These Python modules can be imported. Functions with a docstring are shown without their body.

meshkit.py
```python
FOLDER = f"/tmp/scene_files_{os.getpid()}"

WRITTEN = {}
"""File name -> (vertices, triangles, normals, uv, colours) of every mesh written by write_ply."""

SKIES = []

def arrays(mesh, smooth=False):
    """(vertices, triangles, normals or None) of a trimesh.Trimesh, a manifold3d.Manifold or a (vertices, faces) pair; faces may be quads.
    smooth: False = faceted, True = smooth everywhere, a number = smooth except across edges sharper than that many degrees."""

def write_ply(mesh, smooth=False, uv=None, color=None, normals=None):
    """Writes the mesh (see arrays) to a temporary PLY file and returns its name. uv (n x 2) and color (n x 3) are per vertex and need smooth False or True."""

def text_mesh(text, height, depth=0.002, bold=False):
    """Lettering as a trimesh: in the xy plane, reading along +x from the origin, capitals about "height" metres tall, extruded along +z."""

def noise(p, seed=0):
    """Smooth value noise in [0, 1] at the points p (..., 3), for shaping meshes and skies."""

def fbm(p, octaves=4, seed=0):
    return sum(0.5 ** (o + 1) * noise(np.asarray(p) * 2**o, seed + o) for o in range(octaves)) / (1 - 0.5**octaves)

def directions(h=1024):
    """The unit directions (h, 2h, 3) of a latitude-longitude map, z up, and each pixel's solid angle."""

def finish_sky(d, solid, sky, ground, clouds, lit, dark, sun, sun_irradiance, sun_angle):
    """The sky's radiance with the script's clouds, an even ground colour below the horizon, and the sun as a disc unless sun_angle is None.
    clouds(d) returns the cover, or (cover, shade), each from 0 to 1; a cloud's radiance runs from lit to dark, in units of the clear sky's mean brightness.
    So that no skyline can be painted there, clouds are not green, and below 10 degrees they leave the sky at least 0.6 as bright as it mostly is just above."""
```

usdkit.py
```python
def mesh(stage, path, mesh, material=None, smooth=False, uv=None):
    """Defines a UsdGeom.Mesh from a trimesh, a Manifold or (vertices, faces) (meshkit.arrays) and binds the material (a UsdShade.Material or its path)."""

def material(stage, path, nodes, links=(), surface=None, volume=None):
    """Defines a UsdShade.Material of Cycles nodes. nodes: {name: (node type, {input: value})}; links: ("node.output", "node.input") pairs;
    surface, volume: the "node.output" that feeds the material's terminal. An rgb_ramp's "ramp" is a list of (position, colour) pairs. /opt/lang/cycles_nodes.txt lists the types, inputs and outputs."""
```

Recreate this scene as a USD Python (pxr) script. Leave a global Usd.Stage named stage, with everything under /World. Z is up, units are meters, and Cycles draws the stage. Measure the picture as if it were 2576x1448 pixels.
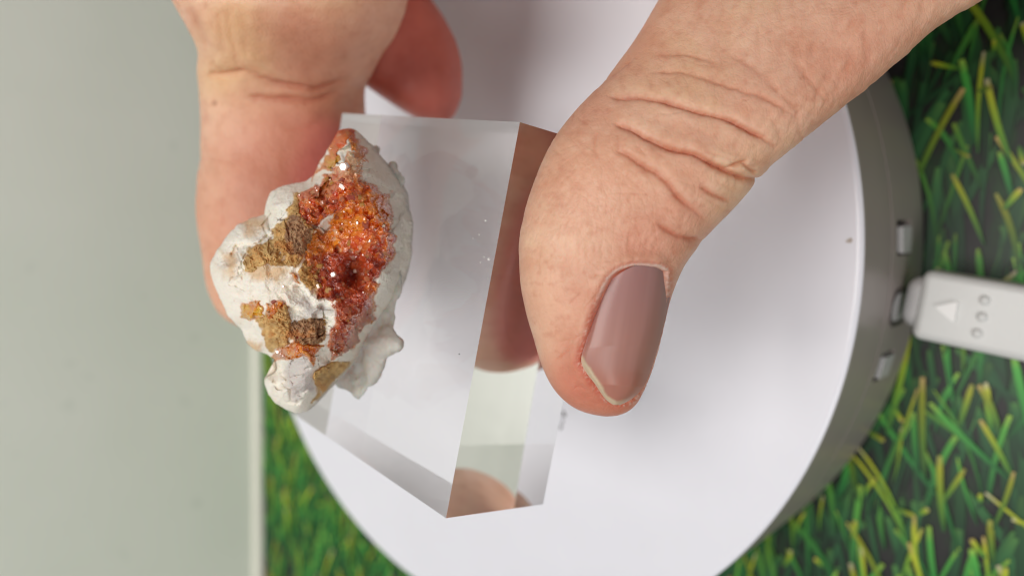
import math, numpy as np, trimesh, usdkit, meshkit
import manifold3d as m3
from scipy.interpolate import RBFInterpolator, PchipInterpolator
from scipy.spatial import cKDTree
from scipy.ndimage import map_coordinates
from pxr import Usd, UsdGeom, UsdLux, UsdShade, Gf, Sdf, Vt

stage = Usd.Stage.CreateInMemory()
UsdGeom.SetStageUpAxis(stage, UsdGeom.Tokens.z)
UsdGeom.SetStageMetersPerUnit(stage, 1.0)
UsdGeom.Xform.Define(stage, '/World')
UsdGeom.Scope.Define(stage, '/World/Looks')
MM = 0.001

# ------------------------------------------------------------------ camera
TH, PH = math.radians(39.58), math.radians(-4.232)
CAM = np.array([99.08, 3.497, 107.43])
cr = np.array([math.cos(TH), 0, -math.sin(TH)]); cb = np.array([math.sin(TH), 0, math.cos(TH)]); cu = np.cross(cb, cr)
cu, cb = math.cos(PH) * cu + math.sin(PH) * cb, -math.sin(PH) * cu + math.cos(PH) * cb
FPX = 1990.0
cam = UsdGeom.Camera.Define(stage, '/World/camera')
M = np.eye(4); M[0, :3] = cr; M[1, :3] = cu; M[2, :3] = cb; M[3, :3] = CAM * MM
UsdGeom.Xformable(cam).AddTransformOp().Set(Gf.Matrix4d(*M.ravel().tolist()))
cam.CreateHorizontalApertureAttr(36.0); cam.CreateVerticalApertureAttr(36.0 * 575 / 1024)
cam.CreateFocalLengthAttr(36.0 * FPX / 2576)
cam.CreateFStopAttr(36.0 * FPX / 2576 / 1.7); cam.CreateFocusDistanceAttr(0.0795)
cam.CreateClippingRangeAttr(Gf.Vec2f(0.005, 50.0))
cam.CreateExposureAttr(0.06)

def ray(x, y):                              # direction from the lens through a point of the picture, one unit of depth long
    x, y = np.asarray(x, float), np.asarray(y, float)
    return ((x - 1288) / FPX)[..., None] * cr - ((y - 724) / FPX)[..., None] * cu - cb
def P(x, y, d): return CAM + np.asarray(d, float)[..., None] * ray(x, y)
def on_z(x, y, z):
    v = ray(x, y); return CAM + ((z - CAM[2]) / v[..., 2])[..., None] * v
def on_plane(x, y, p0, n):
    v = ray(x, y); return CAM + (np.dot(p0 - CAM, n) / (v @ n))[..., None] * v
def proj(X):
    q = X - CAM; d = -(q @ cb); return 1288 + FPX * (q @ cr) / d, 724 - FPX * (q @ cu) / d, d

# ------------------------------------------------------------------ light: ceiling panels and the dim room
def mat(name, nodes, links=(), surface=None): return usdkit.material(stage, '/World/Looks/' + name, nodes, links, surface)
room = mat('room_light', {'b': ('background_shader', {'color': (0.88, 0.90, 1.0), 'strength': 0.20})}, (), 'b.background')
dome = UsdLux.DomeLight.Define(stage, '/World/room_glow')
UsdShade.MaterialBindingAPI.Apply(dome.GetPrim()).Bind(room)
def panel_lamp(name, pos, look, w, h, power, color):
    l = UsdLux.RectLight.Define(stage, '/World/' + name)
    pos, look = np.array(pos, float), np.array(look, float)
    z = pos - look; z /= np.linalg.norm(z); x = np.cross([0, 1, 0.001], z); x /= np.linalg.norm(x); y = np.cross(z, x)
    T = np.eye(4); T[0, :3] = x; T[1, :3] = y; T[2, :3] = z; T[3, :3] = pos
    UsdGeom.Xformable(l).AddTransformOp().Set(Gf.Matrix4d(*T.ravel().tolist()))
    l.CreateWidthAttr(w); l.CreateHeightAttr(h); l.CreateIntensityAttr(power); l.CreateColorAttr(Gf.Vec3f(*color))
LAMP = np.array([0.02, 0.04, 1.30])
panel_lamp('ceiling_lamp', LAMP, (0, 0, 0), 0.7, 0.5, 9.3, (1.0, 0.962, 0.925))
panel_lamp('second_ceiling_lamp', (1.05, -0.80, 1.1), (0, 0, 0), 1.0, 0.5, 5.6, (1.0, 0.962, 0.925))

# ------------------------------------------------------------------ helpers
used = {}
def name_in(parent, name):
    k = (str(parent), name); used[k] = used.get(k, -1) + 1
    return f'{parent}/{name}' + (f'_{used[k]:03d}' if used[k] else '')
def key(p, **kw):
    for k, v in kw.items(): p.SetCustomDataByKey(k, v)
    return p
def thing(name, label=None, category=None, group=None, kind=None):
    p = UsdGeom.Xform.Define(stage, name_in('/World', name)).GetPrim()
    if label: key(p, label=label, category=category)
    if group: key(p, group=group)
    if kind: key(p, kind=kind)
    return p
def obj(name, mesh, material, parent='/World', smooth=False, col=None, col_of=None, unit=MM, **kw):
    parent = parent.GetPath() if hasattr(parent, 'GetPath') else parent
    if hasattr(mesh, 'to_mesh'):
        q = mesh.to_mesh(); mesh = (np.array(q.vert_properties[:, :3]), np.array(q.tri_verts))
    if isinstance(mesh, tuple): v, f = mesh
    else: v, f = np.array(mesh.vertices), np.array(mesh.faces)
    if col_of is not None:                    # flat facets: every triangle has its own corners
        v = np.asarray(v)[f].reshape(-1, 3); col = np.asarray(col_of)[f].reshape(-1, 3); f = np.arange(len(v)).reshape(-1, 3); smooth = False
    m = usdkit.mesh(stage, name_in(parent, name), (np.asarray(v) * unit, f), material, smooth=smooth)
    if col is not None:
        pv = UsdGeom.PrimvarsAPI(m).CreatePrimvar('tone', Sdf.ValueTypeNames.Color3fArray, 'vertex')
        pv.Set(Vt.Vec3fArray.FromNumpy(np.asarray(col, np.float32)))
    if kw: key(m.GetPrim(), **kw)
    return m.GetPrim()
def lin(*c): return tuple((x / 255 / 12.92 if x <= 10 else ((x / 255 + 0.055) / 1.055) ** 2.4) for x in c)
def man(v, f): return m3.Manifold(m3.Mesh(np.asarray(v, np.float32), np.asarray(f, np.uint32)))
def grid_faces(n, m, closed=True):
    i, j = np.meshgrid(np.arange(n - 1), np.arange(m if closed else m - 1), indexing='ij')
    a, b = i * m + j, i * m + (j + 1) % m
    q = np.stack([a, b, b + m, a + m], -1).reshape(-1, 4)
    return np.vstack([q[:, [0, 1, 2]], q[:, [0, 2, 3]]])
def poly_dist(x, y, pts):
    """distance to a polyline and the position along it, 0 to 1"""
    pts = np.asarray(pts, float); best = np.full(x.shape, 1e9); tt = np.zeros(x.shape)
    L = np.r_[0, np.cumsum(np.linalg.norm(np.diff(pts, axis=0), axis=1))]
    for i in range(len(pts) - 1):
        d = pts[i + 1] - pts[i]; l2 = d @ d
        t = np.clip(((x - pts[i, 0]) * d[0] + (y - pts[i, 1]) * d[1]) / l2, 0, 1)
        e = np.hypot(x - pts[i, 0] - t * d[0], y - pts[i, 1] - t * d[1])
        w = e < best; best = np.where(w, e, best); tt = np.where(w, (L[i] + t * (L[i + 1] - L[i])) / L[-1], tt)
    return best, tt
def curve(pts, n=26):
    pts = np.asarray(pts, float); t = np.r_[0, np.cumsum(np.linalg.norm(np.diff(pts, axis=0), axis=1))]
    s = np.linspace(0, t[-1], n); return np.stack([PchipInterpolator(t, pts[:, k])(s) for k in range(pts.shape[1])], 1)
def inside(x, y, poly):
    poly = np.asarray(poly, float); c = np.zeros(x.shape, bool); n = len(poly)
    for i in range(n):
        (x0, y0), (x1, y1) = poly[i], poly[(i + 1) % n]
        c ^= ((y0 > y) != (y1 > y)) & (x < (x1 - x0) * (y - y0) / ((y1 - y0) or 1e-9) + x0)
    return c
def sdf(x, y, poly):                         # positive inside
    d, _ = poly_dist(x, y, list(poly) + [poly[0]])
    return np.where(inside(x, y, poly), d, -d)
def sstep(a, b, x):
    t = np.clip((x - a) / (b - a), 0, 1); return t * t * (3 - 2 * t)
def fbm(x, y, s, o=4, seed=0): return meshkit.fbm(np.stack([np.asarray(x) / s, np.asarray(y) / s, np.zeros(np.shape(x)) + 7.3], -1), o, seed) - 0.5

# ------------------------------------------------------------------ materials
def tone_mat(name, rough=0.5, spec=0.5, bump=None, extra=None, var=None):
    """colour from the mesh's own tone, with fine relief"""
    nodes = {'a': ('attribute', {'attribute': 'tone'}), 'p': ('principled_bsdf', {'roughness': rough, 'specular_ior_level': spec, **(extra or {})}), 'g': ('texture_coordinate', {})}
    links = [('a.color', 'p.base_color')]
    if bump:
        scale, dist, det = bump
        nodes['n'] = ('noise_texture', {'scale': scale, 'detail': det, 'roughness': 0.6}); nodes['b'] = ('bump', {'strength': 1.0, 'distance': dist})
        links += [('g.object', 'n.vector'), ('n.fac', 'b.height'), ('b.normal', 'p.normal')]
    return mat(name, nodes, links, 'p.BSDF')
def plain(name, color, rough=0.5, var=0.04, scale=60., bump=0.0, bscale=900., **kw):
    c = np.array(color)
    nodes = {'g': ('texture_coordinate', {}), 'n': ('noise_texture', {'scale': scale, 'detail': 5.0, 'roughness': 0.6}),
             'r': ('rgb_ramp', {'ramp': [(0.3, tuple(c * (1 - var))), (0.7, tuple(c * (1 + var)))]}),
             'p': ('principled_bsdf', {'roughness': rough, **kw})}
    links = [('g.object', 'n.vector'), ('n.fac', 'r.fac'), ('r.color', 'p.base_color')]
    if bump:
        nodes['n2'] = ('noise_texture', {'scale': bscale, 'detail': 3.0}); nodes['b'] = ('bump', {'strength': 1.0, 'distance': bump})
        links += [('g.object', 'n2.vector'), ('n2.fac', 'b.height'), ('b.normal', 'p.normal')]
    return mat(name, nodes, links, 'p.BSDF')

m_white = plain('white_plastic', (0.765, 0.775, 0.825), 0.28, 0.025, 25, bump=0.00002, bscale=1500)
m_slot = plain('slot_plastic', (0.52, 0.515, 0.51), 0.4)
m_dark = plain('dark_gap', (0.13, 0.12, 0.115), 0.6)
m_side = plain('grey_side', (0.33, 0.285, 0.265), 0.32, 0.03, 80, specular_ior_level=0.45)
m_seam = plain('seam_grey', (0.10, 0.085, 0.08), 0.4)
m_plug = plain('plug_plastic', (0.60, 0.61, 0.59), 0.42, 0.02, 120, bump=0.00003, bscale=2500)
m_trimw = plain('plug_mark', (0.76, 0.76, 0.74), 0.4)
m_metal = plain('plug_metal', (0.6, 0.6, 0.6), 0.3, metallic=1.0)
m_putty = plain('white_putty', (0.56, 0.53, 0.475), 0.55, 0.06, 300, bump=0.0003, bscale=500, subsurface_weight=0.3, subsurface_scale=0.001)
m_dust = plain('dust', (0.8, 0.78, 0.75), 0.7)
m_ink = plain('ink', (0.08, 0.08, 0.085), 0.6)
m_brown = plain('brown_speck', (0.42, 0.36, 0.31), 0.6)
m_table = plain('pale_table', (0.55, 0.54, 0.51), 0.45, 0.05, 20)
m_trim = plain('cream_edge', (0.68, 0.69, 0.58), 0.45, 0.03, 60)
m_glass = mat('clear_acrylic', {'p': ('principled_bsdf', {'base_color': (0.985, 0.985, 0.98), 'roughness': 0.0, 'ior': 1.49, 'transmission_weight': 1.0})}, (), 'p.BSDF')
m_panel = mat('grey_panel', {
    'g': ('texture_coordinate', {}), 'n': ('noise_texture', {'scale': 14., 'detail': 4.0, 'roughness': 0.6}),
    'r': ('rgb_ramp', {'ramp': [(0.25, (0.71, 0.76, 0.65)), (0.75, (0.79, 0.82, 0.73))]}),
    'n2': ('noise_texture', {'scale': 95., 'detail': 4.0}), 's': ('rgb_ramp', {'ramp': [(0.0, (0.80, 0.83, 0.81)), (0.24, (0.88, 0.90, 0.89)), (0.33, (1, 1, 1)), (1.0, (1, 1, 1))]}),
    'x': ('mix_color', {'blend_type': 'multiply', 'fac': 1.0}), 'p': ('principled_bsdf', {'roughness': 0.30, 'specular_ior_level': 0.5})},
    [('g.object', 'n.vector'), ('g.object', 'n2.vector'), ('n.fac', 'r.fac'), ('n2.fac', 's.fac'), ('r.color', 'x.a'), ('s.color', 'x.b'), ('x.result', 'p.base_color')], 'p.BSDF')
m_print = tone_mat('grass_print', 0.45, 0.35)
m_mat = mat('mat_print', {
    'g': ('texture_coordinate', {}), 'mp': ('mapping', {'scale': (1.0, 0.35, 1.0)}), 'n': ('noise_texture', {'scale': 170., 'detail': 5.0, 'roughness': 0.65}),
    'r': ('rgb_ramp', {'ramp': [(0.30, (0.013, 0.012, 0.013)), (0.48, (0.018, 0.018, 0.017)), (0.58, (0.012, 0.035, 0.013)), (0.75, (0.02, 0.085, 0.02))]}),
    'p': ('principled_bsdf', {'roughness': 0.45, 'specular_ior_level': 0.35})},
    [('g.object', 'mp.vector'), ('mp.vector', 'n.vector'), ('n.fac', 'r.fac'), ('r.color', 'p.base_color')], 'p.BSDF')
m_skin = mat('skin', {
    'a': ('attribute', {'attribute': 'tone'}), 'g': ('texture_coordinate', {}),
    'mp': ('mapping', {'scale': (1.0, 0.55, 1.0), 'rotation': (0.0, 0.0, 0.5)}),
    'w': ('noise_texture', {'scale': 500., 'detail': 3.0}), 'mw': ('mix_vector', {'fac': 0.0012}),
    'v': ('voronoi_texture', {'feature': 'distance_to_edge', 'scale': 1050.}), 'vr': ('map_range', {'from_min': 0.0, 'from_max': 0.14, 'to_min': 0.0, 'to_max': 1.0, 'clamp': True}),
    'n': ('noise_texture', {'scale': 2600., 'detail': 4.0, 'roughness': 0.6}),
    'ad': ('math', {'math_type': 'multiply_add', 'value2': 0.9}),
    'vs': ('math', {'math_type': 'multiply', 'value2': 0.2}),
    'b': ('bump', {'strength': 1.0, 'distance': 0.00008}),
    'n3': ('noise_texture', {'scale': 320., 'detail': 6.0, 'roughness': 0.7}), 'cr': ('rgb_ramp', {'ramp': [(0.25, (0.90, 0.84, 0.81)), (0.5, (1, 1, 1)), (0.75, (1.05, 1.07, 1.06))]}),
    'x': ('mix_color', {'blend_type': 'multiply', 'fac': 1.0, 'use_clamp': False}),
    'p': ('principled_bsdf', {'roughness': 0.46, 'specular_ior_level': 0.42, 'subsurface_weight': 0.35, 'subsurface_scale': 0.0011, 'subsurface_radius': (1.0, 0.35, 0.2)})},
    [('g.object', 'mp.vector'), ('g.object', 'w.vector'), ('mp.vector', 'mw.a'), ('w.color', 'mw.b'), ('mw.result', 'v.vector'), ('v.distance', 'vr.value'),
     ('g.object', 'n.vector'), ('n.fac', 'ad.value1'), ('vr.result', 'vs.value1'), ('vs.value', 'ad.value3'), ('ad.value', 'b.height'), ('b.normal', 'p.normal'),
     ('g.object', 'n3.vector'), ('n3.fac', 'cr.fac'), ('a.color', 'x.a'), ('cr.color', 'x.b'), ('x.result', 'p.base_color')], 'p.BSDF')
m_nail = tone_mat('nail', 0.42, 0.55, (700., 0.00002, 2.0), {'subsurface_weight': 0.25, 'subsurface_scale': 0.0008})
m_rock = tone_mat('rock', 0.55, 0.4, (1800., 0.00022, 6.0), {'subsurface_weight': 0.12, 'subsurface_scale': 0.0006})
m_cryst = [mat(f'red_crystal_{"abc"[i]}', {'p': ('principled_bsdf', {'base_color': c, 'roughness': 0.08, 'ior': 1.8, 'specular_ior_level': 0.5, 'subsurface_weight': 0.5, 'subsurface_scale': 0.001})}, (), 'p.BSDF')
           for i, c in enumerate([(0.55, 0.10, 0.035), (0.48, 0.06, 0.03), (0.66, 0.22, 0.05)])]
m_redc = tone_mat('red_crystal_crust', 0.20, 0.6, (2600., 0.00004, 3.0), {'subsurface_weight': 0.35, 'subsurface_scale': 0.0009, 'ior': 1.6, 'coat_weight': 0.6, 'coat_roughness': 0.06, 'coat_ior': 1.6})
m_clear = mat('clear_crystal', {'p': ('principled_bsdf', {'base_color': (0.80, 0.55, 0.42), 'roughness': 0.04, 'ior': 2.1, 'specular_ior_level': 0.6, 'coat_weight': 1.0, 'coat_roughness': 0.03})}, (), 'p.BSDF')
m_tanc = mat('tan_grain', {'p': ('principled_bsdf', {'base_color': (0.52, 0.32, 0.13), 'roughness': 0.4, 'specular_ior_level': 0.5})}, (), 'p.BSDF')

rng = np.random.default_rng(5)
ZM = -35.3                                    # height of the mat under the turntable's top (mm)

# ------------------------------------------------------------------ setting: the grass print mat and the grey panel behind it
wa, wb = np.array([-122.9, -12.0]), np.array([-126.6, -110.8])
wd = (wa - wb) / np.linalg.norm(wa - wb); wn = np.array([wd[1], -wd[0]])     # along the panel, and out of it
mat_box = trimesh.creation.box((420, 520, 2.0)); mat_box.apply_translation((90, -10, ZM - 1.0))
ang = math.atan2(wd[1], wd[0]) - math.pi / 2
mat_box = trimesh.Trimesh(mat_box.vertices, mat_box.faces)
Tm = np.eye(4); Tm[:2, :2] = [[math.cos(ang), -math.sin(ang)], [math.sin(ang), math.cos(ang)]]
mb = trimesh.creation.box((280, 420, 2.0)); mb.apply_transform(Tm)
mb.apply_translation((*(wa + wn * 140.0 - wd * 30), ZM - 1.0))
tb_ = trimesh.creation.box((1100, 1100, 20)); tb_.apply_translation((250, 0, ZM - 12.0))
obj('table', tb_, m_table, smooth=False, kind='structure')
mat_t = thing('grass_mat', 'printed grass photo mat lying under the white turntable', 'mat')
obj('mat_sheet', mb, m_mat, mat_t)
def blades():
    V, Fc, Cc = [], [], []; nv = 0
    # ordered from the deep dim blades to the bright ones on top
    specs = []
    def add(n, area, lens, wids, lean, pal, lay):
        x0, x1, y0, y1 = area
        for _ in range(n):
            specs.append((rng.uniform(x0, x1), rng.uniform(y0, y1), rng.uniform(*lens), rng.uniform(*wids), rng.normal(0, lean), pal, lay))
    zones = [(-122, -20, -205, -20), (-20, 45, -175, -45), (40, 140, -150, 110)]
    for zi, z in enumerate(zones):
        ar = (z[1] - z[0]) * (z[3] - z[2]); k = 1.0; d0, d1, d2 = ((.075, .075, .026), (.075, .060, .022), (.052, .026, .016))[zi]
        add(int(ar * d0), z, (8, 22), (0.7, 1.6), .30, 0, 0)
        add(int(ar * d1), z, (7, 20), (0.45, 1.1), .35, 1, 1)
        add(int(ar * d2), z, (6, 20), (0.4, 0.95), .28, 2, 2)
        add(int(ar * .010 * k), z, (1.5, 5), (0.45, 0.9), 1.2, 2, 3)
    pals = [((0.010, 0.024, 0.012), (0.012, 0.070, 0.024), (0.028, 0.13, 0.035), (0.06, 0.18, 0.04)),
            ((0.008, 0.065, 0.018), (0.018, 0.19, 0.035), (0.06, 0.34, 0.045), (0.28, 0.46, 0.06)),
            ((0.02, 0.13, 0.025), (0.14, 0.32, 0.02), (0.42, 0.45, 0.02), (0.66, 0.62, 0.25))]
    specs.sort(key=lambda s: s[6])
    for k, (x, y, L, w, le, pal, lay) in enumerate(specs):
        p = pals[pal]; n = 7; t = np.linspace(0, 1, n)
        tone = rng.uniform(0.6, 1.25); yel = rng.uniform(0, 1) ** 2
        bend = rng.normal(0, .25); a = le + bend * t
        step = L / (n - 1)
        cx = x + np.r_[0, np.cumsum(np.sin(a[:-1]) * step)]; cy = y + np.r_[0, np.cumsum(np.cos(a[:-1]) * step)]
        ww = w / 2 * (0.75 + 0.35 * np.sin(t * 2.4)) ; ww[0] *= 0.5; ww[-1] *= rng.uniform(.5, .95)
        px, py = np.cos(a), -np.sin(a)
        z = ZM + 0.06 + 0.00012 * k
        edge = np.array([-1, 0, 1.0])
        pts = np.stack([cx[:, None] + edge * (ww * px)[:, None], cy[:, None] + edge * (ww * py)[:, None], np.full((n, 3), z)], -1).reshape(-1, 3)
        cc = np.stack([np.interp(t, [0, .4, .86, 1], [q[c] for q in p]) for c in range(3)], 1) * tone
        if pal == 1: cc = cc * (1 - .35 * yel * t[:, None]) + np.array((0.20, 0.32, 0.02)) * .35 * yel * t[:, None]
        if pal == 2: cc[-1] = np.array([(0.62, 0.58, 0.38), (0.45, 0.46, 0.10), (0.6, 0.42, 0.16)][k % 3]) * rng.uniform(.6, 1)
        cc = np.repeat(cc, 3, 0); cc[0::3] *= 0.72; cc[2::3] *= 0.9
        V.append(pts); Cc.append(cc)
        i, j = np.meshgrid(np.arange(n - 1), np.arange(2), indexing='ij'); q = i * 3 + j
        f = np.stack([q, q + 1, q + 4, q + 3], -1).reshape(-1, 4) + nv
        Fc.append(np.vstack([f[:, [0, 1, 2]], f[:, [0, 2, 3]]])); nv += len(pts)
    v, f = np.vstack(V), np.vstack(Fc); c = np.vstack(Cc)
    s = (v[:, :2] - wa) @ wn                 # the print ends with the sheet, at the panel
    v[:, :2] += np.where(s < 0.3, 0.3 - s, 0)[:, None] * wn
    return v, f, c
bv, bf, bc = blades()
obj('printed_grass', (bv, bf), m_print, mat_t, col=bc, kind='stuff')

# panel: a slab leaning back behind the mat, its foot edge rounded and cream
pt = thing('grey_panel', 'grey green smooth leaning panel with faint scuffs along the edge of the grass mat', 'panel')
L0, L1 = -170.0, 170.0
def extr(profile, a, b, n=1):                 # profile in (out of the panel, up) swept along it
    pr = np.asarray(profile, float); s = np.linspace(a, b, n + 1); rows = []
    for q in s: rows.append(np.column_stack([wa[0] + wd[0] * q + wn[0] * pr[:, 0], wa[1] + wd[1] * q + wn[1] * pr[:, 0], pr[:, 1]]))
    m = len(pr); v = np.vstack(rows); f = grid_faces(n + 1, m)
    from shapely.geometry import Polygon
    vv, ff = trimesh.creation.triangulate_polygon(Polygon(pr), engine='earcut')
    t = cKDTree(pr); idx = t.query(vv)[1]; ff = idx[ff]
    v, f = v, np.vstack([f, ff, ff[:, ::-1] + n * m])
    tm = trimesh.Trimesh(v, f); trimesh.repair.fix_normals(tm); return tm
obj('panel_board', extr([(-0.2, ZM + 1.0), (-0.2 - 66, ZM + 250), (-10 - 66, ZM + 250), (-10, ZM + 1.0)], L0, L1), m_panel, pt)
qr = [(-0.6 + 2.6 * math.cos(a) , ZM + 0.15 + 2.8 * math.sin(a)) for a in np.linspace(0, math.pi / 2, 9)] + [(-0.6, ZM + 0.15)]
obj('edge_strip', extr(qr, L0, L1), m_trim, pt, smooth=40, label='pale cream rounded strip along the foot of the panel')

# ------------------------------------------------------------------ turntable
R = 69.0
tt = thing('turntable', 'round white display turntable with grey side standing on the grass mat', 'turntable')
def revolve(prof, n=360):
    p = np.asarray(prof, float); a = np.arange(n) * 2 * np.pi / n
    v = np.stack([p[:, None, 0] * np.cos(a), p[:, None, 0] * np.sin(a), np.repeat(p[:, 1:], n, 1)], -1).reshape(-1, 3)
    f = grid_faces(len(p), n)
    v = np.vstack([v, [[0, 0, p[0, 1]], [0, 0, p[-1, 1]]]]); j = np.arange(n); k = (len(p) - 1) * n
    f = np.vstack([f, np.stack([j * 0 + len(v) - 2, (j + 1) % n, j], 1), np.stack([j * 0 + len(v) - 1, k + j, k + (j + 1) % n], 1)])
    tm = trimesh.Trimesh(v, f, process=False)
    if tm.volume < 0: tm.invert()
    return tm
top = revolve([(R - 0.55, -0.6)] + [(R - 0.9 + 0.9 * math.sin(a), -0.55 + 0.55 * math.cos(a)) for a in np.linspace(math.pi / 2, 0, 7)])
obj('top_plate', top, m_white, tt, smooth=35)
lid = revolve([(R - 1.0, -13.6), (R - 0.05, -13.6), (R, -13.4), (R, -0.75), (R - 0.3, -0.6), (R - 1.0, -0.6)])
obj('side_band', lid, m_side, tt, smooth=35)
obj('seam', revolve([(R - 1.0, -14.3), (R - 0.45, -14.3), (R - 0.45, -13.65), (R - 1.0, -13.65)]), m_seam, tt, smooth=35)
base = revolve([(R - 2.0, -33.9), (R - 0.8, -33.8), (R - 0.1, -32.9), (R - 0.02, -14.6), (R - 0.15, -14.35), (R - 2, -14.35)])
base = man(base.vertices, base.faces)
def side_box(deg, zc, w, h, r, depth, rad):    # a rounded opening in the side, as a solid
    cs = m3.CrossSection([[(-w / 2 + r, -h / 2 + r), (w / 2 - r, -h / 2 + r), (w / 2 - r, h / 2 - r), (-w / 2 + r, h / 2 - r)]]).offset(r, m3.JoinType.Round, 2.0, 32) if r > 0 else m3.CrossSection.square((w, h), True)
    s = m3.Manifold.extrude(cs, depth)
    a = math.radians(deg); t, z, n = np.array([-math.sin(a), math.cos(a), 0]), np.array([0, 0, 1.]), np.array([math.cos(a), math.sin(a), 0])
    o = n * rad + z * zc
    return s.transform(np.column_stack([t, z, n, o]).astype(float))
slots = [(1.9, -20.6, 5.2, 8.2, 0.7), (-6.75, -20.9, 5.8, 9.6, 2.85), (-14.4, -20.6, 4.6, 8.4, 0.7)]
for d, z, w, h, r in slots: base = base - side_box(d, z, w, h, r, 6, R - 2.2)
foot = revolve([(R - 4.0, ZM), (R - 3.6, ZM), (R - 3.5, -33.9), (R - 4, -33.9)])
obj('base_ring', base, m_side, tt, smooth=30)
obj('foot', foot, m_dark, tt, smooth=30)
for k, (d, z, w, h, r) in enumerate(slots):
    rim = side_box(d, z, w - .05, h - .05, r, 0.6, R - 2.35)
    obj('slot_back', rim, m_dark, tt)
    if k != 1:
        obj('switch', side_box(d - 0.25, z - 1.4, w * .78, h * .62, .4, 2.1, R - 2.0), m_slot, tt)
    else:
        ring = side_box(d, z, w, h, r, 2.1, R - 2.0) - side_box(d, z, w - 1.2, h - 1.2, r - .6, 4, R - 2.2)
        obj('port_rim', ring, m_seam, tt)
        obj('port_sleeve', side_box(d, z - .4, w - 1.6, h - 2.2, r - .9, 2.0, R - 2.0), m_slot, tt)
def flat_blob(px, py, sx, sy, z, seed, n=40):
    a = np.linspace(0, 2 * np.pi, n, endpoint=False); rr = 1 + 0.55 * (meshkit.noise(np.stack([np.cos(a) * 2 + seed, np.sin(a) * 2, a * 0 + seed], -1)) - .5) * 2
    X = on_z(px + sx * rr * np.cos(a), py + sy * rr * np.sin(a), np.float64(z)); c = X.mean(0)
    v = np.vstack([X, c, X - [0, 0, .015], c - [0, 0, .015]]); j = np.arange(n); k = (j + 1) % n
    f = np.vstack([np.stack([j, k, j * 0 + n], 1), np.stack([k + n + 1, j + n + 1, j * 0 + 2 * n + 1], 1), np.stack([j, j + n + 1, k], 1), np.stack([k, j + n + 1, k + n + 1], 1)])
    tm = trimesh.Trimesh(v, f); trimesh.repair.fix_normals(tm); return tm
for k, (x, y, sx, sy) in enumerate([(1419, 1042, 5, 7), (1415, 1060, 3, 4), (1411, 1074, 3.5, 5)]):
    obj('ink_mark', flat_blob(x, y, sx, sy, 0.02, k), m_ink, tt)
obj('speck', flat_blob(2136, 605, 6, 6, 0.02, 9), m_brown, tt)

# ------------------------------------------------------------------ usb plug and cable
ZP = -18.0
c4 = on_z([2320, 2290, 2640, 2640], [677, 850, 731, 926], ZP)
ub = (c4[2] + c4[3] - c4[0] - c4[1]); ub[2] = 0; ub /= np.linalg.norm(ub); uw = np.cross([0, 0, 1.], ub)
oc = (c4[0] + c4[1]) / 2; pw = abs((c4[0] - c4[1]) @ uw)
PLl = 31.0
def plug_solid(w, h, l, r, x0=0.0, zc=0.0):
    corners = []
    for sx in (x0 + r, x0 + l - r):
        for sy in (-w / 2 + r, w / 2 - r):
            for sz in (-h / 2 + r, h / 2 - r):
                corners.append(m3.Manifold.sphere(r, 24).translate((sx, sy, sz + zc)))
    return m3.Manifold.batch_hull(corners)
PT = np.column_stack([ub, uw, [0, 0, 1.], oc])
usb = thing('usb_plug', 'pale grey usb cable plug with embossed triangle and dots beside the turntable', 'cable plug')
TH_ = 6.4
def place(s): return s.transform(PT.astype(float))
obj('plug_body', place(plug_solid(pw, TH_, PLl, 1.3, 0, -TH_ / 2)), m_plug, usb, smooth=35)
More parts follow.
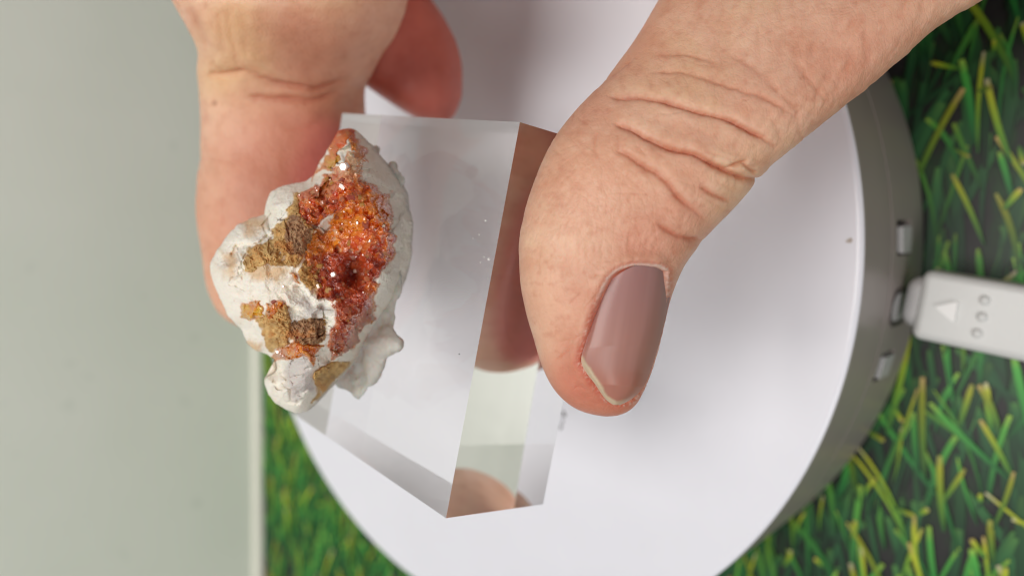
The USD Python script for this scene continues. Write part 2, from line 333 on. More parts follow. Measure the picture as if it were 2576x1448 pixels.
obj('plug_collar', place(plug_solid(7.6, 4.2, 6.5, 2.0, -2.2, -TH_ / 2)), m_slot, usb, smooth=35)
obj('cable', place(m3.Manifold.cylinder(70, 1.9, 1.9, 32).rotate((0, 90, 0)).translate((PLl - 1, 0, -TH_ / 2))), m_plug, usb, smooth=35)
def on_plug(x, y): q = on_z(x, y, ZP) - oc; return q @ ub, q @ uw
tri = [on_plug(*p) for p in [(2352, 770), (2412, 757), (2402, 812)]]
cs = m3.CrossSection([[tuple(p) for p in tri]]); cs = cs if cs.area() > 0 else m3.CrossSection([[tuple(p) for p in tri[::-1]]])
tris = m3.Manifold.extrude(cs.offset(-.2, m3.JoinType.Round, 2.0, 16).offset(.2, m3.JoinType.Round, 2.0, 16), 0.6).translate((0, 0, -.05))
obj('embossed_triangle', place(tris), m_trimw, usb, smooth=30)
for p in [(2477, 755), (2470, 797), (2458, 838)]:
    q = on_plug(*p); obj('embossed_dot', place(m3.Manifold.sphere(0.72, 32).scale((1, 1, .75)).translate((q[0], q[1], 0.02))), m_plug, usb, smooth=True)

# ------------------------------------------------------------------ acrylic block
def turn(rv):
    a = np.linalg.norm(rv); k = rv / a; K = np.array([[0, -k[2], k[1]], [k[2], 0, -k[0]], [-k[1], k[0], 0]]); return np.eye(3) + math.sin(a) * K + (1 - math.cos(a)) * K @ K
BS = 80.0 / 90.0
e1, e2, e3 = turn(np.array([0.33217845, 2.06481303, -2.33106294])).T      # across the front face, into the block, along it
WB, TB, LB = 41.2 * BS, 16.2 * BS, 47.15 * BS
TR = P(1308.0, 307.5, 90.0 * BS); BR = TR + LB * e3; TL = TR + WB * e1; nf, nr = -e2, -e1
hull = m3.Manifold.hull_points(np.array([TR + i * WB * e1 + j * TB * e2 + k * LB * e3 for i in (0, 1) for j in (0, 1) for k in (0, 1)]))
blk = thing('acrylic_block', 'clear acrylic slab held tilted between thumb and index finger', 'acrylic block')
obj('block', hull, m_glass, blk)
for x, y, s in [(1222, 555, 3.2), (1206, 590, 2.4), (1218, 646, 2.6), (1230, 652, 4.2), (1209, 660, 2.4), (1156, 890, 2.0), (1190, 600, 1.8), (1228, 700, 1.8)]:
    c = on_plane(x, y, TR, nf) + nf * .04
    d = trimesh.creation.icosphere(1, s * .035); d.apply_translation(c); obj('dust_speck', d, m_dust if x != 1156 else m_ink, blk)

# ------------------------------------------------------------------ hand
def loft(st, n, m, ex=2.25, depth_off=None):
    """a limb from its outline in the picture: rows of left x, y, right x, y, depth of the axis, half thickness"""
    st = np.asarray(st, float); c = (st[:, :2] + st[:, 2:4]) / 2
    s = np.r_[0, np.cumsum(np.linalg.norm(np.diff(c, axis=0), axis=1) + 1e-3)]
    # closer rows towards the tip
    q = np.linspace(0, 1, n); q = s[-1] * (0.82 * q + 0.18 * (1 - (1 - q) ** 3))
    I = np.stack([PchipInterpolator(s, st[:, k])(q) for k in range(6)], 1); I[:, 5] *= .9
    a = np.linspace(0, 2 * np.pi, m, endpoint=False)
    ca, sa = np.cos(a), np.sin(a)
    ca_, sa_ = np.sign(ca) * np.abs(ca) ** (2 / ex), np.sign(sa) * np.abs(sa) ** (2 / ex)
    A, B = P(I[:, 0], I[:, 1], I[:, 4]), P(I[:, 2], I[:, 3], I[:, 4]); cc, w = (A + B) / 2, (B - A) / 2
    d = cc - CAM; d /= np.linalg.norm(d, axis=1, keepdims=True)
    ww = w / (np.linalg.norm(w, axis=1, keepdims=True) + 1e-9); d = d - (d * ww).sum(1, keepdims=True) * ww; d /= np.linalg.norm(d, axis=1, keepdims=True)
    v = cc[:, None] + ca_[None, :, None] * w[:, None] - sa_[None, :, None] * (d * I[:, 5:6])[:, None]
    v = v.reshape(-1, 3); f = grid_faces(n, m)
    v = np.vstack([v, cc[0], cc[-1]]); j = np.arange(m); k = (n - 1) * m
    f = np.vstack([f, np.stack([j * 0 + len(v) - 2, (j + 1) % m, j], 1), np.stack([j * 0 + len(v) - 1, k + j, k + (j + 1) % m], 1)])
    tm = trimesh.Trimesh(v, f, process=False)
    if tm.volume < 0: tm.invert()
    return tm, I, q, s
dT = 80.2
thumb_st = [
 (1840, -330, 2850, -160, dT + 14, 15), (1715, -90, 2560, -60, dT + 9, 13.0), (1655, 10, 2345, 57, dT + 6, 12.0), (1592, 110, 2192, 195, dT + 4, 11.2), (1520, 203, 2076, 290, dT + 2, 10.6),
 (1442, 285, 1985, 368, dT + 1, 10.2), (1390, 355, 1912, 430, dT + .3, 9.8), (1350, 440, 1850, 510, dT, 9.3), (1318, 540, 1790, 572, dT, 8.8), (1305, 620, 1747, 622, dT, 8.3),
 (1308, 700, 1706, 690, dT + .2, 7.9), (1322, 780, 1677, 770, dT + .5, 7.5), (1342, 850, 1658, 840, dT + .9, 7.0), (1362, 915, 1642, 903, dT + 1.3, 6.4), (1385, 965, 1628, 950, dT + 1.6, 5.6),
 (1418, 1005, 1614, 988, dT + 1.9, 4.5), (1462, 1033, 1597, 1018, dT + 2.1, 3.2), (1503, 1044, 1574, 1037, dT + 2.2, 1.9), (1526, 1047, 1552, 1045, dT + 2.3, .8)]
thumb, TI, Tq, Ts = loft(thumb_st, 540, 400)
dI = 113.5
index_st = [
 (330, -420, 1090, -380, dI - 6, 17), (400, -150, 1050, -140, dI - 9, 17), (462, 0, 1022, 0, dI - 9, 16.6), (488, 50, 1008, 50, dI - 8, 16), (514, 104, 984, 104, dI - 6, 15.2), (522, 135, 957, 140, dI - 4.5, 14.4), (517, 178, 932, 182, dI - 2, 13.4),
 (518, 222, 910, 228, dI, 12.6), (520, 275, 912, 278, dI + 1.2, 12), (521, 330, 930, 330, dI + 1.8, 11.8), (519, 390, 945, 390, dI + 2, 11.6), (510, 450, 950, 450, dI + 2, 11.5), (505, 510, 950, 510, dI + 2, 11.3), (508, 565, 945, 565, dI + 2, 11.0),
 (519, 640, 935, 645, dI + 2, 10.4), (530, 715, 915, 725, dI + 2, 9.6), (546, 765, 885, 785, dI + 2, 8.4), (568, 798, 850, 826, dI + 2, 6.8), (605, 822, 800, 848, dI + 2, 4.6), (660, 838, 750, 856, dI + 2, 2.0), (685, 846, 725, 852, dI + 2, .8)]
index, _, _, _ = loft(index_st, 300, 240)
def press(tm, p0, n, gap, only=None):
    v = tm.vertices.copy(); h = (v - p0) @ n; t = (v - TR) @ e3; L = np.linalg.norm(BR - TR)
    k = sstep(-9, -1, t) * sstep(L + 8, L, t); push = np.clip(gap - h, 0, None) * k
    tm.vertices = v + push[:, None] * n; print('pressed', (push > 0).sum(), push.max()); return tm
print('index', [(round(((index.vertices[np.abs((index.vertices - TL) @ e3 - q) < 1] - TL) @ -nr).min(), 2)) for q in (2, 5, 10, 15, 20, 25, 30)])
index = press(index, TL, -nr, .03)
dM = 122.0
mid_st = [
 (520, -380, 900, -560, dM - 10, 13), (620, -200, 980, -330, dM - 4, 11), (720, -40, 1040, -120, dM - 1, 9.8), (790, 70, 1075, -20, dM, 9.2), (850, 150, 1120, 50, dM + .5, 8.8), (910, 205, 1152, 120, dM + .8, 8.4),
 (960, 240, 1163, 185, dM + 1, 7.9), (1005, 270, 1162, 235, dM + 1, 6.9), (1040, 290, 1150, 275, dM + 1, 5.4), (1070, 303, 1135, 298, dM + 1, 3.4), (1092, 308, 1115, 307, dM + 1, 1.2)]
middle, _, _, _ = loft(mid_st, 160, 140)
dR = 128.0
ring_st = [(340, -420, 640, -560, dR - 12, 12), (450, -200, 760, -300, dR - 6, 10), (570, -20, 850, -100, dR, 9), (670, 130, 860, 40, dR + 2, 8.4), (740, 215, 885, 150, dR + 3, 7.6), (800, 262, 910, 235, dR + 3, 6), (850, 282, 915, 268, dR + 3, 3), (875, 288, 902, 280, dR + 3, 1)]
ringf, _, _, _ = loft(ring_st, 120, 100)
little_st = [(180, -420, 430, -560, dR - 6, 11), (260, -300, 520, -420, dR, 9), (360, -210, 590, -300, dR + 6, 8), (440, -150, 640, -220, dR + 8, 7), (520, -110, 650, -160, dR + 8, 4), (570, -100, 610, -120, dR + 8, 1)]
little, _, _, _ = loft(little_st, 90, 80)
def ball(x, y, d, r): return m3.Manifold.sphere(r * .9, 64).translate(P(np.float64(x), np.float64(y), np.float64(d * .92)))
palm = m3.Manifold.batch_hull([ball(700, -420, 110, 15), ball(450, -520, 120, 15), ball(600, -900, 120, 20), ball(1500, -900, 112, 22)]) + \
       m3.Manifold.batch_hull([ball(2300, -330, 103, 17), ball(1500, -900, 112, 22), ball(2100, -800, 112, 20)]) + \
       m3.Manifold.batch_hull([ball(600, -900, 120, 20), ball(1500, -900, 112, 22), ball(2100, -800, 112, 20), ball(1900, -1600, 122, 24), ball(2700, -1500, 112, 24), ball(2800, -520, 104, 21)]) + \
       m3.Manifold.batch_hull([ball(1900, -1600, 122, 24), ball(2700, -1500, 112, 24), ball(2800, -3600, 125, 30), ball(3600, -3400, 120, 30)]) + \
       m3.Manifold.batch_hull([ball(2800, -520, 104, 21), ball(2300, -330, 103, 17), ball(2100, -800, 112, 20), ball(2700, -1500, 112, 24)])
palm = palm.refine_to_length(5.0)
thumb = press(thumb, TR, nr, .03)
print('contact: thumb', ((thumb.vertices - TR) @ nr).min(), 'index over left face', ((index.vertices - TL) @ (-nr)).min())
hand = man(thumb.vertices, thumb.faces)
for k in (index, middle, ringf, little): hand = hand + man(k.vertices, k.faces)
hand = hand + palm
hm = hand.to_mesh(); hv = np.array(hm.vert_properties[:, :3], float); hf = np.array(hm.tri_verts)
hn = trimesh.Trimesh(hv, hf, process=False).vertex_normals.copy()
hx, hy, hd = proj(hv)
facing = ((hn * (CAM - hv)).sum(1) / np.linalg.norm(CAM - hv, axis=1))
KT = dict(balanced_tree=False, compact_nodes=False); tree_t, tree_i = cKDTree(thumb.vertices, **KT), cKDTree(index.vertices, **KT)
is_t = tree_t.query(hv, distance_upper_bound=.05)[0] < .02; is_i = tree_i.query(hv, distance_upper_bound=.05)[0] < .02
is_m = cKDTree(np.vstack([middle.vertices, ringf.vertices]), **KT).query(hv, distance_upper_bound=.05)[0] < .02
def z4(pts, ox, oy, k): return [((ox + x / k) / 1.5901, (oy + y / k) / 1.5901) for x, y in pts]
TZ = lambda pts: curve(z4(pts, 2000, 0, 1.448))
creases_t = [
 (TZ([(600, 555), (790, 558), (940, 585), (1090, 632), (1230, 665), (1370, 715), (1480, 775), (1560, 830), (1625, 885)]), .50, 8, (.10, .8)),
 (TZ([(640, 705), (740, 735), (850, 800), (990, 862), (1110, 885), (1200, 930), (1300, 985), (1400, 1030), (1490, 1040)]), .62, 8, (.10, .85)),
 (TZ([(1310, 985), (1400, 940), (1440, 930)]), .28, 6, (.2, .8)), (TZ([(1400, 940), (1450, 980), (1490, 1003)]), .30, 5, (.2, .8)),
 (TZ([(640, 860), (740, 905), (850, 975), (960, 1050), (1030, 1140), (1090, 1195), (1220, 1275)]), .36, 8, (.2, .75)),
 (TZ([(1150, 1065), (1200, 1100), (1260, 1140), (1350, 1167)]), .34, 6, (.2, .8)), (TZ([(900, 1280), (1000, 1350), (1080, 1385), (1190, 1393)]), .30, 8, (.2, .8)),
 (TZ([(830, 410), (1000, 410), (1150, 440), (1300, 490), (1450, 530), (1600, 600), (1740, 700)]), .22, 10, (.2, .8)), (TZ([(850, 320), (1000, 310), (1150, 335), (1270, 380)]), .14, 9, (.2, .8)),
 (TZ([(530, 530), (640, 440), (780, 330)]), .14, 9, (.2, .8)), (TZ([(560, 760), (550, 850), (570, 930)]), .10, 6, (.2, .8)), (TZ([(680, 760), (690, 850), (680, 900)]), .08, 6, (.2, .8)), (TZ([(780, 640), (740, 700), (740, 740)]), .08, 5, (.3, .7)),
 (TZ([(1280, 300), (1450, 380), (1600, 520), (1780, 700)]), .12, 9, (.2, .8)), (TZ([(1700, 330), (1800, 480), (1900, 600)]), .12, 9, (.2, .8))]
IZ = lambda pts: curve(z4(pts, 700, 0, 2.068))
creases_i = [
 (IZ([(262, 590), (380, 628), (500, 605), (560, 590), (700, 640), (850, 690), (1000, 722), (1150, 738), (1300, 705), (1430, 650)]), .75, 10, (.05, .9)),
 (IZ([(560, 785), (750, 810), (950, 828), (1100, 835), (1250, 800), (1340, 755)]), .50, 10, (.15, .85)), (IZ([(880, 1070), (1030, 1066), (1200, 1036)]), .14, 9, (.25, .75)),
 (IZ([(300, 500), (350, 560), (420, 590)]), .25, 8, (.2, .8)), (IZ([(360, 60), (385, 280), (410, 480)]), .14, 12, (.2, .8)), (IZ([(430, 40), (470, 300), (545, 560)]), .22, 14, (.15, .8)),
 (IZ([(560, 40), (580, 300), (600, 520)]), .12, 12, (.2, .8)), (IZ([(700, 20), (715, 260), (695, 480)]), .10, 14, (.2, .8)), (IZ([(90, 20), (190, 220), (290, 420)]), .2, 14, (.2, .8)),
 (z4([(0, 1330), (300, 1310), (560, 1380)], 700, 0, 2.068), .10, 12, (.2, .8))]
disp = np.zeros(len(hv)); creaseness = np.zeros(len(hv))
def cut_lines(sel, lines):
    idx = np.where(sel & (facing > -.25))[0]; X, Y = hx[idx], hy[idx]
    wob = fbm(X, Y, 40, 3, 3) * 12; wob2 = fbm(X, Y, 14, 3, 4) * 4; vary = 1 + fbm(X, Y, 45, 3, 5) * 1.3
    for pts, A, sg, (ta, tb) in lines:
        lo, hi = pts.min(0) - sg * 12 - 8, pts.max(0) + sg * 12 + 8
        k = np.where((X > lo[0]) & (X < hi[0]) & (Y > lo[1] - 8) & (Y < hi[1] + 8))[0]
        if not len(k): continue
        d, t = poly_dist(X[k], Y[k] + wob[k] + wob2[k], pts); env = sstep(0, ta, t) * (1 - sstep(tb, 1, t)) if tb < .84 else sstep(0, ta, t) * (1 - sstep(tb, 1, t) * .55)
        env = env * vary[k]
        disp[idx[k]] += env * A * (-np.exp(-(d / sg) ** 1.15) + .20 * np.exp(-((d - 4.2 * sg) / (3.6 * sg)) ** 2))
        creaseness[idx[k]] = np.maximum(creaseness[idx[k]], env * np.exp(-(d / (1.3 * sg)) ** 1.5) * min(1, A / .5))
creases_t = [(np.array(curve(p)), A * 1.15, sg * .72, t) for p, A, sg, t in creases_t]; creases_i = [(np.array(curve(p)), A, sg * .8, t) for p, A, sg, t in creases_i]
rf = np.random.default_rng(77)
for k in range(70):                            # the fine net of lines over the knuckle
    cx_, cy_ = rf.normal(1660, 150), rf.normal(400, 110); L_ = rf.uniform(40, 150); an = math.radians(rf.normal(28, 16)); t_ = np.linspace(-1, 1, 5)
    creases_t.append((np.stack([cx_ + t_ * L_ / 2 * math.cos(an), cy_ + t_ * L_ / 2 * math.sin(an) - (t_ ** 2) * rf.normal(4, 6)], 1), rf.uniform(.02, .07), rf.uniform(2.4, 3.6), (.3, .7)))
for k in range(110):                           # lengthwise creases towards the wrist
    cx_, cy_ = rf.uniform(1650, 2350), rf.uniform(-20, 330); L_ = rf.uniform(30, 110); an = math.radians(rf.normal(97, 22)); t_ = np.linspace(-1, 1, 5)
    creases_t.append((np.stack([cx_ + t_ * L_ / 2 * math.cos(an) + (t_ ** 2) * rf.normal(0, 6), cy_ + t_ * L_ / 2 * math.sin(an)], 1), rf.uniform(.02, .07) * min(1.2, .4 + max(0, cx_ - 1650) / 500), rf.uniform(2.6, 4.4), (.3, .7)))
for k in range(70):                            # short lines running down to the nail
    cx_, cy_ = rf.uniform(1400, 1650), rf.uniform(500, 670); L_ = rf.uniform(25, 80); an = math.radians(rf.normal(96, 7)); t_ = np.linspace(-1, 1, 4)
    creases_t.append((np.stack([cx_ + t_ * L_ / 2 * math.cos(an), cy_ + t_ * L_ / 2 * math.sin(an)], 1), rf.uniform(.02, .055), rf.uniform(2.0, 2.8), (.3, .7)))
for pts_, A_ in [([(1395, 905), (1425, 885), (1440, 868)], .13), ([(1400, 860), (1450, 845), (1470, 832)], .10), ([(1460, 790), (1490, 750), (1505, 730)], .08), ([(1430, 770), (1450, 745), (1465, 738)], .08), ([(1480, 700), (1510, 690), (1530, 690)], .08), ([(1440, 985), (1462, 972), (1480, 980)], .10)]: creases_t.append((curve(pts_), A_, 2.6, (.25, .75)))
cut_lines(is_t, creases_t); cut_lines(is_i, creases_i)
# knuckle pads bulge between the folds; loose skin of the wrist side ripples lengthwise
ti = np.where(is_t)[0]; X, Y = hx[ti], hy[ti]
along, across = (X * -.50 + Y * .86), (X * .86 + Y * .50)
wr = sstep(1150, 500, Y * 1.0 + (1300 - X) * .0) * sstep(-1150 + 900, -900, along)
lat = fbm(across * 1.0, along * .33, 16, 3, 11)
disp[ti] += .34 * lat * sstep(-150, -700, along) * sstep(1500, 1900, X)
tipw = sstep(560, 700, Y)
disp[ti] += fbm(across, along * .22, 8, 3, 21) * .10 * sstep(430, 520, Y) * (1 - sstep(640, 720, Y))       # fine lengthwise lines before the nail
disp[ti] += fbm(X, Y, 130, 3, 31) * .5 * np.clip(facing[ti], 0, 1)
ii = np.where(is_i | is_m)[0]; disp[ii] += fbm(hx[ii], hy[ii], 120, 3, 41) * .7
# the bed of the nail: groove at its root and left side, a swollen fold round it
NL = curve([(1534, 700), (1512, 742), (1492, 795), (1476, 850), (1463, 905)]); NT = curve([(1534, 700), (1560, 680), (1600, 670), (1645, 672), (1678, 684)])
idx = np.where(is_t & (hy > 560) & (facing > -.3))[0]; X, Y = hx[idx], hy[idx]
nail_poly = np.vstack([NT, [(1675, 740), (1655, 830), (1640, 900), (1612, 985), (1580, 1010), (1550, 1012), (1528, 1002), (1500, 965)], NL[::-1]])
s_n = sdf(X, Y, nail_poly)
disp[idx] += -.55 * sstep(-6, 10, s_n) + .34 * np.exp(-((s_n + 20) / 15) ** 2) * sstep(1040, 900, Y) * sstep(1690, 1650, X)
flake = np.exp(-((s_n + 6) / 6) ** 2) * (fbm(X, Y, 5, 4, 51) + .05); disp[idx] += flake * .22
hv2 = hv + hn * disp[:, None]
# skin tones
base_c = np.array(lin(227, 181, 152)); col = np.tile(base_c, (len(hv), 1))
def tint(w, c, k=1.0):
    global col
    w = np.clip(w * k, 0, 1)[:, None]; col = col * (1 - w) + np.array(c) * w
mott = fbm(hx, hy, 210, 4, 61)
tint(sstep(-.02, .25, mott), lin(210, 148, 116), .45); tint(sstep(.0, .25, -mott), lin(230, 190, 150), .6)
m2 = fbm(hx, hy, 55, 4, 62); tint(sstep(.02, .25, m2), lin(206, 146, 114), .35); tint(sstep(.02, .25, -m2), lin(234, 196, 164), .4)
m3_ = fbm(hx, hy, 14, 3, 63); tint(sstep(.02, .3, m3_), lin(196, 128, 102), .35); tint(sstep(.05, .3, -m3_), lin(238, 204, 178), .3)
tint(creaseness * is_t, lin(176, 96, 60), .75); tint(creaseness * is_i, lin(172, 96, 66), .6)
bl = lambda x, y, r: np.exp(-(((hx - x) ** 2 + (hy - y) ** 2) / r ** 2))
red = lin(205, 122, 98)
for x, y, r, k in [(1500, 760, 90, .5), (1450, 980, 110, .8), (1540, 1040, 90, .8), (1480, 900, 60, .6), (1620, 640, 90, .4), (1600, 120, 90, .3), (1480, 260, 70, .3), (1700, 560, 110, .3), (1850, 300, 160, .15), (2150, 150, 160, .3)]: tint(bl(x, y, r) * is_t, red, k)
for x, y, r, k in [(760, 480, 140, .95), (700, 330, 100, .5), (790, 300, 110, .6), (800, 120, 150, .5), (640, 420, 90, .4), (620, 600, 150, .5)]: tint(bl(x, y, r) * is_i, lin(200, 122, 92), k)
for x, y, r, k in [(590, 60, 70, .7), (640, 140, 60, .5), (560, 190, 50, .5)]: tint(bl(x, y, r) * is_i, lin(232, 190, 140), k)
tint(np.exp(-(np.hypot(hx - 541, hy - 259) / 8) ** 4) * is_i, lin(170, 112, 88), .6)
tint(is_m * 1.0, lin(190, 92, 82), .85)
pressed = np.exp(-(np.clip(((hv - TL) @ -nr), 0, 9) / 1.5) ** 2) * is_i * (((hv - TL) @ e3) > -1) * sstep(260, 330, hy); tint(pressed, lin(214, 112, 104), .8)
tt_ = np.zeros(len(hv)); tt_[idx] = np.exp(-((s_n + 6 + fbm(X, Y, 12, 3, 72) * 14) / 11) ** 2); tint(tt_, lin(196, 90, 66), .6); tt_[idx] = np.exp(-((s_n + 4 + fbm(X, Y, 9, 3, 71) * 10) / 5) ** 2) * sstep(790, 700, Y) * sstep(1695, 1660, X); tint(tt_, lin(240, 214, 196), .8)
tt_[:] = 0; tt_[idx] = np.clip(flake, 0, 1) * 3; tint(tt_, lin(236, 214, 196), .7)
hand_t = thing('hand', 'fair skinned hand holding the acrylic block between thumb and index finger', 'hand')
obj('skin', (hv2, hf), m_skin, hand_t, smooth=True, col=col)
# thumb nail: a curved plate over its bed
def nail():
    n, m = 150, 90
    ys = np.linspace(0, 1, n); us = np.linspace(0, 1, m)
    # left border, right border of the plate along its length
    left = curve([(1530, 712), (1512, 745), (1492, 797), (1477, 850), (1462, 905), (1500, 970), (1526, 1006), (1542, 1017)], n)
    right = curve([(1694, 682), (1691, 720), (1682, 772), (1668, 830), (1654, 880), (1636, 935), (1612, 982), (1560, 1018)], n)
    topc = np.array([(u, 0) for u in us])
    Lx = left[:, None, :] * (1 - us)[None, :, None] + right[:, None, :] * us[None, :, None]
    # the root curves up
    arch = (-34 * np.sin(np.pi * us * .92) ** .8)[None, :] * (1 - sstep(0, .45, ys))[:, None]
    X, Y = Lx[..., 0], Lx[..., 1] + arch
    # depth: a cylinder laid over the bed
    ax = np.linspace(0, 1, n)
    dmid = np.interp(ax, [0, .5, .8, 1], [dT - 6.95, dT - 6.25, dT - 5.2, dT - 3.2])
    prof = 6.2 * (us - .36) ** 2 + 4.5 * np.clip(us - .72, 0, 1) ** 2 * 4 + 8 * np.clip(.06 - us, 0, 1)
    D = dmid[:, None] + prof[None, :] * np.interp(ax, [0, .7, 1], [1, 1, .35])[:, None]
    V = P(X, Y, D).reshape(-1, 3); f = grid_faces(n, m, False)
    tm = trimesh.Trimesh(V, f, process=False); nn = tm.vertex_normals
    if (nn * (CAM - V)).sum() < 0: nn = -nn; f = f[:, ::-1]
    inner = V - nn * .42
    bd = np.r_[np.arange(m), np.arange(1, n) * m + m - 1, (n - 1) * m + np.arange(m - 2, -1, -1), np.arange(n - 2, 0, -1) * m]
    k = len(V); a, b_ = bd, np.roll(bd, -1)
    f2 = np.vstack([f, f[:, ::-1] + k, np.stack([a, a + k, b_], 1), np.stack([b_, a + k, b_ + k], 1)])
    V2 = np.vstack([V, inner]); tmm = trimesh.Trimesh(V2, f2, process=False); tmm.invert() if tmm.volume < 0 else None
    x, y, _ = proj(V)
    c = np.tile(np.array(lin(176, 124, 112)), (len(V), 1))
    def mixc(w, q):
        nonlocal c; c = c * (1 - w[:, None]) + np.array(q) * w[:, None]
    mixc(sstep(.55, 0, np.repeat(ys, m)) * .5, lin(146, 108, 110)); mixc(sstep(.6, .8, np.repeat(ys, m)) * .6, lin(178, 112, 92))
    edge = curve([(1455, 900), (1500, 968), (1528, 1006), (1552, 1020), (1585, 1010), (1618, 978)]); d, t = poly_dist(x, y, edge)
    mixc(sstep(15, 6, d + fbm(x, y, 26, 3, 5) * 12) * sstep(1610, 1540, x) * .85, lin(214, 190, 158)); c *= (1 + fbm(x + y * .15, y * .05, 9, 3, 8) * .16)[:, None]
    return tmm, np.vstack([c, c])
nm, nc = nail()
obj('thumb_nail', nm, m_nail, hand_t, smooth=True, col=nc)

# ------------------------------------------------------------------ mineral specimen
outline = [(868, 322), (890, 325), (905, 340), (925, 362), (950, 390), (975, 420), (1000, 450), (1015, 485), (1020, 520), (1030, 560), (1028, 600), (1030, 640), (1020, 680), (1005, 720), (985, 760), (952, 800), (935, 830), (912, 860), (893, 895), (870, 930), (840, 960), (812, 990), (792, 1015), (770, 1035), (745, 1040), (720, 1030), (690, 1012), (672, 985), (664, 960), (668, 945), (690, 938), (698, 925), (688, 900), (668, 890), (640, 880), (620, 862), (610, 835), (590, 810), (575, 795), (558, 760), (543, 730), (530, 690), (528, 665), (545, 630), (570, 592), (600, 562), (640, 546), (665, 540), (668, 510), (680, 482), (720, 465), (765, 457), (790, 440), (800, 415), (820, 385), (835, 355), (850, 330)]
PLD = float(proj(on_plane(np.float64(1020), np.float64(690), TR, nf))[2]); DB = PLD - 1.2; print('rock base', PLD)
HS = 0.95
#                                      # depth of its rim
hp = [(868, 335, 4), (870, 420, 8.5), (900, 400, 6.6), (940, 450, 6.5), (965, 520, 7.2), (1000, 520, 3.5), (968, 600, 8.4), (1002, 640, 3), (960, 690, 7.6), (930, 760, 6.4), (900, 830, 5.5), (870, 900, 4), (925, 600, 8.6),
      (860, 470, 9.6), (800, 505, 9.6), (780, 550, 9.6), (735, 545, 8), (730, 500, 6), (700, 530, 6), (690, 590, 6), (620, 600, 4.5), (570, 660, 3.6), (590, 710, 5.5), (680, 640, 9.2), (750, 600, 8.9), (815, 600, 6.6), (850, 560, 8.2), (880, 610, 7.7), (890, 682, 3.6),
      (865, 650, 7.2), (850, 705, 7.4), (925, 700, 7.8), (820, 730, 7.8), (730, 730, 7.4), (660, 780, 6.6), (610, 760, 4.6), (740, 790, 8.2), (775, 850, 8.8), (690, 830, 7.8), (880, 790, 8.4), (870, 850, 7.2), (720, 900, 6.4), (760, 950, 7.2), (715, 980, 4.6), (800, 960, 4.6), (690, 985, 2.6), (830, 930, 4.4), (650, 860, 3.0), (770, 640, 8.4), (640, 700, 7.6), (800, 680, 7.4)]
hp = np.array(hp, float)
